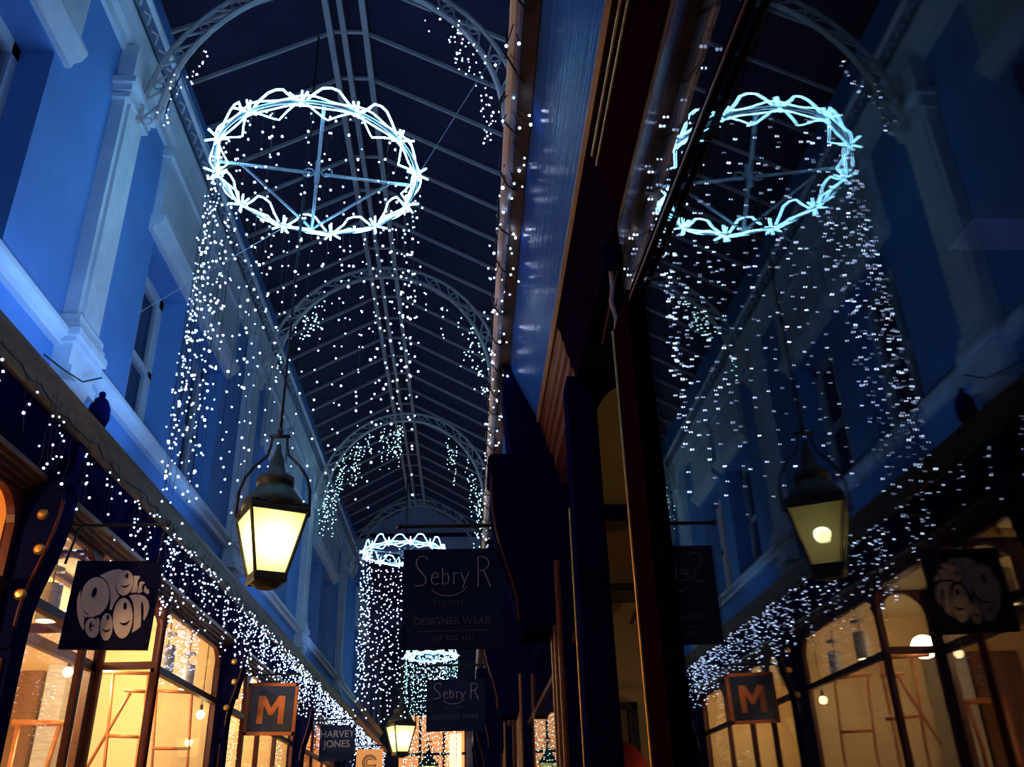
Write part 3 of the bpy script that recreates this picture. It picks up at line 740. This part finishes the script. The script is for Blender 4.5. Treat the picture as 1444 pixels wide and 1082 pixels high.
# lights that trail from the first arch, and swags on the far arches
def arch_lights(p, a0, a1, nd, label, ln, teal, r, near=True, dens=1.0, dy=.03):
    w = MB(); arc = rib_pts(.24, 30, a0, a1); wire(w, [(x, p - dy, z) for x, z in arc], .005); bl = []
    for k in range(nd):
        x, z = arc[random.randrange(len(arc))]; x += R_(-.08, .08); z -= R_(0, .12) if ln > .3 else 0; y = p - dy + R_(-.25, .03) if ln > .4 else p - dy + R_(-.06, .03); q = [(x, y, z)]; d = R_(.05, ln); zz = z
        while zz > z - d: zz -= .08; q.append((x + R_(-.03, .03), y + R_(-.03, .03), zz))
        wire(w, q, .002)
        for s_ in q[1:]:
            if R_(0, 1) < dens: bl.append((s_[0] + R_(-.03, .03), s_[1] + R_(-.03, .03), s_[2]))
    if near:
        o = link('arch_lights', w.mesh('arch_cable', M['cable']))
        for b_ in bl[:100]: put_bulb(o, b_, r * R_(.8, 1.2), teal)
    else:
        k = len(w.f)
        for b_ in bl: w.ball(b_, r * R_(.8, 1.2))
        o = link('arch_lights', w.mesh('arch_cable', mats=[M['cable'], M['bulbteal' if teal else 'bulb']], split=k))
    tag(o, label, 'string lights', 'lights on the roof arches')
arch_lights(RIBY[1], .02, .55, 14, 'lights trailing from left end of the nearest arch', .16, False, .007)
arch_lights(RIBY[1], 2.2, 3.1, 22, 'lights trailing from right end of the nearest arch', .45, False, .0065)
arch_lights(RIBY[2], 1.9, 3.05, 30, 'teal lights along right half of the second arch', .55, True, .0085, True, .5)
arch_lights(RIBY[2], .3, 1.0, 16, 'teal light cluster on left half of the second arch', .5, True, .0085, True, .6)
arch_lights(RIBY[3], .05, 1.5, 56, 'packed teal lights on left half of the third arch', .8, True, .0095, False, .8)
arch_lights(RIBY[3], 2.2, 3.1, 22, 'loose teal lights on right half of the third arch', .8, True, .0095, False, .8)

# stay wires of the first ring
for a, b_, lb in (((-2.40, 5.5, 7.50), (-1.90, 5.45, 6.26), 'thin stay wire from left arch end to the ring'),
                  ((-2.60, 6.20, 5.37), (-1.52, 6.15, 6.18), 'bright stay wire from left wall to the ring'),
                  ((-.36, 5.56, 6.26), (.26, 5.60, 7.62), 'thin stay wire from right arch end to the ring')):
    tag(MB().tube([a, b_], .0035, 6).build('stay_wire', M['steel']), lb, 'wire', 'stay wires of the nearest ring')

# ------------------------------------------------------------------ lanterns
def make_lantern(label):
    """origin at the middle of the lower rim"""
    t = thing('street_lantern', label, 'lantern', (0, 0, 0), 'lanterns along the middle of the arcade')
    q = -.323; n = 4
    rt, rbm, h = .258, .128, .42                        # corner radii
    cr = lambda r, z, j: Vector((r * math.cos(1.5708 * j + q), r * math.sin(1.5708 * j + q), z))
    # four tapering panes
    for j in range(4):
        a, b_, c, d = cr(rbm, .03, j), cr(rbm, .03, j + 1), cr(rt, h, j + 1), cr(rt, h, j)
        MB().add([a, b_, c, d], [(0, 1, 2, 3)]).build('pane', M['frost'], t)
    f = MB()
    for j in range(4): f.tube([cr(rbm + .004, .0, j), cr(rt + .004, h, j)], .012, 6)
    f.build('corner_bars', M['lantern'], t)
    MB().lathe([(rbm + .01, -.03), (rbm + .022, -.02), (rbm + .022, .03), (rbm - .02, .035)], (0, 0, 0), 4, rot=q).build('lower_rim', M['lantern'], t)
    MB().lathe([(.06, -.055), (.10, -.03), (.06, -.025)], (0, 0, 0), 12).build('bottom_cap', M['lantern'], t)
    MB().lathe([(rt - .03, h - .012), (rt + .008, h - .01), (rt + .014, h + .02), (rt + .002, h + .045), (rt - .02, h + .05)], (0, 0, 0), 4, rot=q).build('upper_rim', M['lantern'], t)
    MB().lathe([(.205, h + .04), (.20, h + .09), (.165, h + .14), (.13, h + .185), (.11, h + .21), (.125, h + .215), (.125, h + .27), (.10, h + .28), (.065, h + .31), (.05, h + .36), (.045, h + .40), (.02, h + .47), (.012, h + .52)], (0, 0, 0), 20).build('domed_roof', M['lantern'], t, smooth=True)
    MB().lathe([(.17, h + .045), (.18, h + .03), (.02, h + .10)], (0, 0, 0), 16).build('reflector', M['enamel'], t)
    cpts, crad = [], []
    for j in range(4):
        for k in range(14):
            cpts.append(cr(rt + .004, h + .05, j).lerp(cr(rt + .004, h + .05, j + 1), k / 14)); crad.append(.013 if k % 2 else .005)
    MB().tube(cpts, crad, 6, closed=True).build('beaded_crest', M['lantern'], t)
    MB().ball((0, 0, .24), .05, True).build('glowing_bulb', M['mantle'], t, smooth=True)
    MB().tube([(0, 0, .28), (0, 0, h + .06)], .014, 8).build('bulb_holder', M['iron'], t)
    # wrought iron yoke
    y_ = MB()
    for s_ in (-1, 1):
        y_.tube([(s_ * .05, 0, 1.0), (s_ * .055, 0, .93), (s_ * .07, 0, .86), (s_ * .15, 0, .78), (s_ * .205, 0, .70), (s_ * .235, 0, .60), (s_ * .24, 0, .42)], .010, 8)
        y_.tube([(s_ * .24, 0, .42), (s_ * .17, 0, .44)], .012, 8)
    y_.tube([(-.07, 0, 1.0), (.07, 0, 1.0)], .014, 8)
    y_.build('yoke', M['iron'], t, smooth=True)
    rod = MB().tube([(0, 0, 1.0), (0, 0, 4.85)], .010, 8)
    for z in (1.0, 1.9, 2.8, 3.7): rod.lathe([(.01, z), (.02, z + .01), (.02, z + .05), (.01, z + .06)], (0, 0, 0), 10)
    rod.build('hanging_rod', M['iron'], t, smooth=True)
    return t
LAN = [(-1.275, 5.75, 3.12), (-1.06, 15.6, 2.86), (-.95, 24.5, 2.86)]
lan = make_lantern('nearest glowing yellow lantern hung below the large light ring')
copy_thing(lan, LAN[1], 'second glowing lantern, small beside the packed gutter lights')
copy_thing(lan, LAN[2], 'farthest lantern, its top just showing below the smaller hanging sign')
lan.location = LAN[0]

# ------------------------------------------------------------------ signs
def text_mesh(s, size, ext=.003, off=0.0, space=1.0):
    c = bpy.data.curves.new('lettering', 'FONT'); c.body = s; c.size = size; c.align_x = 'CENTER'; c.align_y = 'CENTER'
    c.extrude = ext; c.offset = off; c.space_character = space
    o = bpy.data.objects.new('tmp', c); COL.objects.link(o)
    me = bpy.data.meshes.new_from_object(o.evaluated_get(bpy.context.evaluated_depsgraph_get()))
    bpy.data.objects.remove(o); return me
def letters(par, s, size, u, v, mat, **k):
    """upright lettering facing the camera side (-y)"""
    me = text_mesh(s, size, **k); me.materials.clear(); me.materials.append(mat)
    o = bpy.data.objects.new('lettering', me); COL.objects.link(o); o.parent = par
    o.location = (u, -.014, v); o.rotation_euler = (math.pi / 2, 0, 0); return o
def chain(mb, a, b_, r=.010):
    a, b_ = Vector(a), Vector(b_); n = max(2, int((b_ - a).length / (r * 2.2)))
    for i in range(n):
        c = a.lerp(b_, (i + .5) / n)
        if i % 2: mb.tube([c + Vector((r * .6 * math.cos(q * 1.0472), 0, r * 1.4 * math.sin(q * 1.0472))) for q in range(6)], r * .22, 5, closed=True)
        else: mb.tube([c + Vector((0, r * .6 * math.cos(q * 1.0472), r * 1.4 * math.sin(q * 1.0472))) for q in range(6)], r * .22, 5, closed=True)
def sign(label, loc, w, h, board, roll=0.0, yaw=0.0, chain_h=.0, frame=None):
    """origin at the middle of the board"""
    t = thing('hanging_sign', label, 'sign', loc)
    t.rotation_euler = (0, roll, yaw)
    q = link('board', MB().box(-w / 2, w / 2, -.012, .012, -h / 2, h / 2).mesh('board', board)); q.parent = t
    e = MB(); f = frame or .008
    for a in ((-w / 2, w / 2, h / 2 - f, h / 2), (-w / 2, w / 2, -h / 2, -h / 2 + f), (-w / 2, -w / 2 + f, -h / 2, h / 2), (w / 2 - f, w / 2, -h / 2, h / 2)): e.box(a[0], a[1], -.018, .018, a[2], a[3])
    q = link('frame', e.mesh('frame', M['orange'] if frame else board)); q.parent = t
    if chain_h:
        c = MB()
        for s_ in (-1, 1): chain(c, (s_ * w * .44, 0, h / 2), (s_ * w * .44, 0, h / 2 + chain_h))
        q = link('chain', c.mesh('chain', M['iron'])); q.parent = t
    return t
def bracket(label, x0, x1, y, z, curl=True):
    t = thing('sign_bracket', label, 'bracket', (x0, y, z))
    MB().tube([(x0, y, z), (x1, y, z)], .012, 8).ball((x1, y, z), .02, True).build('arm', M['iron'], t)
    s_ = 1 if x1 > x0 else -1
    if curl:
        MB().tube([(x0, y, z - .26), (x0 + s_ * .01, y, z - .2), (x0 + s_ * .03, y, z - .10), (x0 + s_ * .055, y, z - .012)], .009, 8).build('scroll_stay', M['iron'], t, smooth=True)
    return t

# 1: lettered round emblem
PGo = sign('navy square sign with round cream bubble lettering above the lit window', (-2.272, 5.90, 3.012), .55, .565, M['signnavy'], roll=.03, yaw=-.02, chain_h=.225)
def pgmap(x, y):
    x, y = 562 + (x - 562) * 1.04, 545 + (y - 545) * 1.04
    u = (x - (220 - (y - 90) * .193)) / 822; v = (y - 90 - u * 30) / 885
    return ((u - .5) * .55, (.5 - v) * .565)
def ell(cx, cy, rx, ry, rot=0, n=28):
    c, s_ = math.cos(rot), math.sin(rot)
    return [(cx + rx * math.cos(6.28318 * i / n) * c - ry * math.sin(6.28318 * i / n) * s_, cy + rx * math.cos(6.28318 * i / n) * s_ + ry * math.sin(6.28318 * i / n) * c) for i in range(n)]
def arc_band(pts, w):
    """thin crescent along a polyline"""
    up = []; lo = []; n = len(pts)
    for i, (x, y) in enumerate(pts):
        t = w * math.sin(math.pi * (i + .4) / (n - .2)); up.append((x, y - t)); lo.append((x, y + t))
    return up + lo[::-1]
white = [ell(398, 466, 128, 190, .12),
         [(262, 400), (236, 480), (232, 560), (240, 650), (262, 730), (292, 790), (300, 770), (298, 700), (300, 640), (318, 640), (292, 600), (272, 540), (264, 470)],
         [(300, 632), (340, 648), (400, 655), (380, 665), (330, 662), (310, 675)],
         [(440, 262), (500, 232), (560, 210), (610, 203), (648, 212), (612, 262), (588, 320), (580, 385), (592, 430), (618, 470), (590, 505), (566, 550), (545, 602), (528, 598), (536, 520), (538, 440), (526, 370), (500, 318), (470, 285)],
         ell(668, 340, 78, 126, .16),
         [(752, 270), (776, 276), (800, 272), (808, 296), (790, 310), (784, 350), (786, 400), (772, 440), (722, 440), (740, 400), (752, 340)],
         [(812, 330), (848, 336), (852, 352), (832, 360), (822, 400), (832, 430), (800, 446), (780, 440), (794, 400), (802, 350)],
         [(850, 380), (864, 376), (862, 408), (880, 405), (892, 440), (876, 462), (850, 440), (842, 420)],
         ell(372, 768, 62, 94, -.1), [(418, 668), (438, 690), (436, 745), (420, 790), (412, 720), (408, 690)],
         ell(500, 762, 56, 130, .05), ell(648, 682, 89, 194, .05),
         [(705, 468), (760, 458), (815, 462), (855, 482), (882, 530), (888, 590), (872, 650), (838, 712), (832, 690), (838, 640), (836, 570), (828, 528), (815, 530), (812, 600), (814, 680), (806, 770), (770, 800), (726, 826), (742, 770), (748, 690), (750, 600), (738, 520), (718, 485)]]
dark = [ell(390, 428, 20, 52, .25), ell(690, 272, 13, 26, .1), arc_band([(632, 362), (650, 378), (672, 382), (694, 372), (710, 355)], 9),
        ell(670, 568, 16, 36, .05), arc_band([(618, 722), (642, 742), (668, 744), (694, 730), (712, 706)], 13),
        ell(514, 674, 11, 26, .05), arc_band([(462, 782), (482, 802), (504, 806), (526, 796), (540, 775)], 10),
        arc_band([(372, 715), (352, 730), (346, 760), (354, 788), (374, 798)], 10), arc_band([(360, 752), (375, 748), (392, 752)], 8)]
lw, ld = MB(), MB(); ux, uz, un = Vector((1, 0, 0)), Vector((0, 0, 1)), Vector((0, -1, 0))
for p in white: lw.slab([pgmap(*q) for q in p], Vector((0, -.012, 0)), ux, uz, un, .004)
for p in dark: ld.slab([pgmap(*q) for q in p], Vector((0, -.0155, 0)), ux, uz, un, .0025)
for nm, mb, mt in (('lettering', lw, M['letterwhite']), ('lettering', ld, M['signnavy'])):
    q = link(nm, mb.mesh(nm, mt)); q.parent = PGo
bracket('iron arm above the cream lettered navy sign', -2.62, -2.00, 5.90, 3.545)

# 2, 3: shop name in thin strokes
def sebry(label, loc, w, h, full):
    t = sign(label, loc, w, h, M['signslate'])
    k = MB()
    def st(pts, r=.0042, close=False):
        k.tube([Vector(((x - 150) / 745 * w - w / 2, -.016, h / 2 - (y - 195) / 750 * h)) for x, y in pts], r * w / .57, 6, closed=close)
    st([(338, 275), (325, 258), (300, 250), (270, 255), (252, 280), (250, 315), (266, 350), (300, 385), (322, 415), (326, 450), (305, 473), (270, 478), (240, 476)])
    st([(366, 418), (418, 414), (416, 390), (396, 375), (374, 392), (364, 425), (372, 455), (392, 470), (420, 462)])
    st([(450, 340), (450, 468)]); st([(452, 405), (470, 382), (490, 390), (498, 425), (490, 460), (470, 470), (452, 455)])
    st([(535, 378), (535, 472)]); st([(535, 405), (548, 384), (570, 382)])
    st([(588, 380), (617, 458)]); st([(650, 374), (617, 458), (600, 500)])
    st([(720, 260), (720, 490)]); st([(720, 262), (760, 260), (792, 278), (804, 310), (792, 345), (760, 366), (722, 368)]); st([(765, 368), (812, 490)])
    st([(370, 508), (400, 535), (440, 552), (490, 558), (550, 550), (600, 525), (634, 488)], .003)
    q = link('lettering', k.mesh('lettering', M['lettergrey'])); q.parent = t
    letters(t, 'EST 1984', .030, -.02, h / 2 - .545 * h, M['letterdim'], space=1.5)
    letters(t, 'DESIGNER WEAR', .058, 0, h / 2 - .735 * h, M['letterdim'], space=1.0)
    if full:
        q = link('rule', MB().box(-.20, .20, -.014, -.012, h / 2 - .83 * h, h / 2 - .824 * h).mesh('rule', M['letterdim'])); q.parent = t
        letters(t, '029 2022 4311', .040, .01, h / 2 - .90 * h, M['letterdim'])
    return t
sebry('large dark blue sign of thin grey lettering below the iron arm', (-.078, 5.25, 2.862), .578, .58, True)
sebry('smaller dark blue sign of thin grey lettering hanging beyond the large one', (-.10, 9.1, 2.76), .56, .47, False)
bracket('iron arm over the large dark blue sign at right console', .20, -.40, 5.25, 3.30, False)
tag(MB().tube([(.25, 5.12, 3.30), (.20, 5.12, 3.20), (.235, 5.12, 3.05), (.30, 5.12, 2.90), (.33, 5.12, 2.78)], .013, 8).build('console_scroll', M['iron'], smooth=True), 'black curling iron scroll on the right console', 'scroll')
for x in (-.33, .17): pass
bracket('iron arm over the smaller dark blue sign', .20, -.38, 9.1, 3.13, False)
# chains of the two signs are short rods
for nm, lb, x0, x1, y, z0, z1 in (('hanger', 'large', -.31, .15, 5.25, 3.152, 3.29), ('hanger', 'smaller', -.32, .12, 9.1, 2.995, 3.12)):
    pass

# 4: the M in an orange frame
Mo = sign('orange framed sign with a large orange M', (-2.205, 10.85, 2.985), .575, .56, M['mglass'], roll=.02, frame=.035)
mk = MB()
mk.slab([(-.15, -.15), (-.15, .15), (-.075, .15), (0, .02), (.075, .15), (.15, .15), (.15, -.15), (.085, -.15), (.085, .05), (.02, -.06), (-.02, -.06), (-.085, .05), (-.085, -.15)], Vector((.0, -.012, -.01)), ux, uz, un, .008)
q = link('lettering', mk.mesh('lettering', M['orange'])); q.parent = Mo
bracket('iron arm above the orange framed M sign', -2.60, -1.92, 10.85, 3.36)
# 5: two lines of capitals
H = sign('small dark sign with two lines of grey capitals', (-2.09, 15.7, 3.06), .56, .54, M['signslate'])
letters(H, 'HARVEY', .15, 0, .13, M['lettergrey']); letters(H, 'JONES', .15, 0, -.02, M['lettergrey'])
bracket('iron arm above the small two-line sign', -2.62, -1.8, 15.7, 3.42)
# 6: orange board with ringed letter
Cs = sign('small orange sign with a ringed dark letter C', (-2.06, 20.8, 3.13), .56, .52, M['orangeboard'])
ck = MB(); 
for r0, gap in ((.065, .7), (.11, .35), (.145, .25)):
    ck.tube([(r0 * math.cos(gap + (6.28318 - 2 * gap) * i / 24), -.014, r0 * math.sin(gap + (6.28318 - 2 * gap) * i / 24)) for i in range(25)], .011, 6)
q = link('emblem', ck.mesh('emblem', M['signnavy'])); q.parent = Cs
bracket('iron arm above the small orange sign', -2.62, -1.78, 20.8, 3.46)

# finial on the gutter and a small pipe end
t = thing('iron_finial', 'dark curled iron finial standing on left gutter below the pilaster', 'finial', (-2.56, 5.82, 4.08))
MB().lathe([(.05, 4.08), (.05, 4.12), (.03, 4.15), (.05, 4.22), (.075, 4.30), (.07, 4.38), (.05, 4.43), (.02, 4.46)], (-2.56, 5.82, 0), 14).build('urn', M['navy'], t, smooth=True)
MB().ball((-2.56, 5.82, 4.48), .025, True).build('tip', M['navy'], t, smooth=True)
# cable sagging across the wall near the pilaster
tag(MB().tube([(-2.55, 4.9, 4.30), (-2.57, 5.2, 4.36), (-2.57, 5.5, 4.42), (-2.56, 5.75, 4.58)], .006, 6).build('slack_cable', M['cable']), 'dark slack cable looped over the base of the pilaster', 'cable')
tag(MB().tube([(-2.59, 2.0, 7.585), (-2.59, 6.0, 7.57), (-2.58, 12.0, 7.58)], .006, 6).build('cornice_cable', M['cable']), 'thin black cable running along the pale cornice', 'cable')

# ------------------------------------------------------------------ light
def lamp(name, kind, loc, e, col, size=.1, rot=None, sy=None, spread=None):
    l = bpy.data.lights.new(name, kind); l.energy = e; l.color = col
    if kind == 'AREA':
        l.shape = 'RECTANGLE'; l.size = size; l.size_y = sy or size
        if spread: l.spread = spread
    else: l.shadow_soft_size = size
    o = bpy.data.objects.new(name, l); COL.objects.link(o); o.location = loc
    if rot: o.rotation_euler = rot
    return o
# blue fill lights added over the shop cornice to brighten the upper wall
for y, e in ((4.75, 9.0), (6.2, 7.0), (8.0, 4.0), (11.5, 3.5), (15.5, 3.0)): lamp('wall_fill', 'AREA', (-2.28, y, 4.25), e, (.17, .44, 1.0), .12, (math.radians(180), math.radians(4), 0), 1.2)
# lights added behind the camera for an unseen lantern and ring, brightening sign faces
lamp('lantern_or_fill', 'POINT', (-1.2, -3.6, 3.3), 7, (1.0, .86, .74), .12)
lamp('rear_fill', 'POINT', (-1.1, -3.2, 6.2), 90, (.30, .55, 1.0), .5)
# lantern flames
for x, y, z in LAN: lamp('lantern_or_fill', 'POINT', (x, y, z + .25), 36, (1.0, .92, .36), .05)
# shop lamps
for p, e, c in (((-3.6, 4.0, 3.0), 60, (1, .55, .2)), ((-3.9, 7.4, 3.2), 60, (1, .74, .38)), ((-3.6, 9.3, 3.25), 42, (1, .74, .38)), ((-4.9, 8.2, 2.0), 40, (1, .62, .28)),
                ((-3.6, 12.5, 3.2), 40, (1, .7, .3)), ((-3.5, 14.4, 3.2), 30, (1, .7, .3)), ((-3.5, 18, 3.2), 30, (1, .6, .25)),
                ((2.2, 5.0, 1.6), 7.0, (1, .70, .30))):
    lamp('shop_lamp', 'POINT', p, e * 1.7, c, .12)

w = bpy.data.worlds.new('night'); S.world = w; w.use_nodes = True
bg = w.node_tree.nodes['Background']; bg.inputs[0].default_value = (.010, .012, .035, 1); bg.inputs[1].default_value = .5

S.view_settings.view_transform = 'Standard'; S.view_settings.look = 'None'; S.view_settings.gamma = 1.0
S.view_settings.use_curve_mapping = False; S.view_settings.exposure = 0.0
S.cycles.sample_clamp_indirect = 4.0
S.cycles.max_bounces = 10; S.cycles.transparent_max_bounces = 24
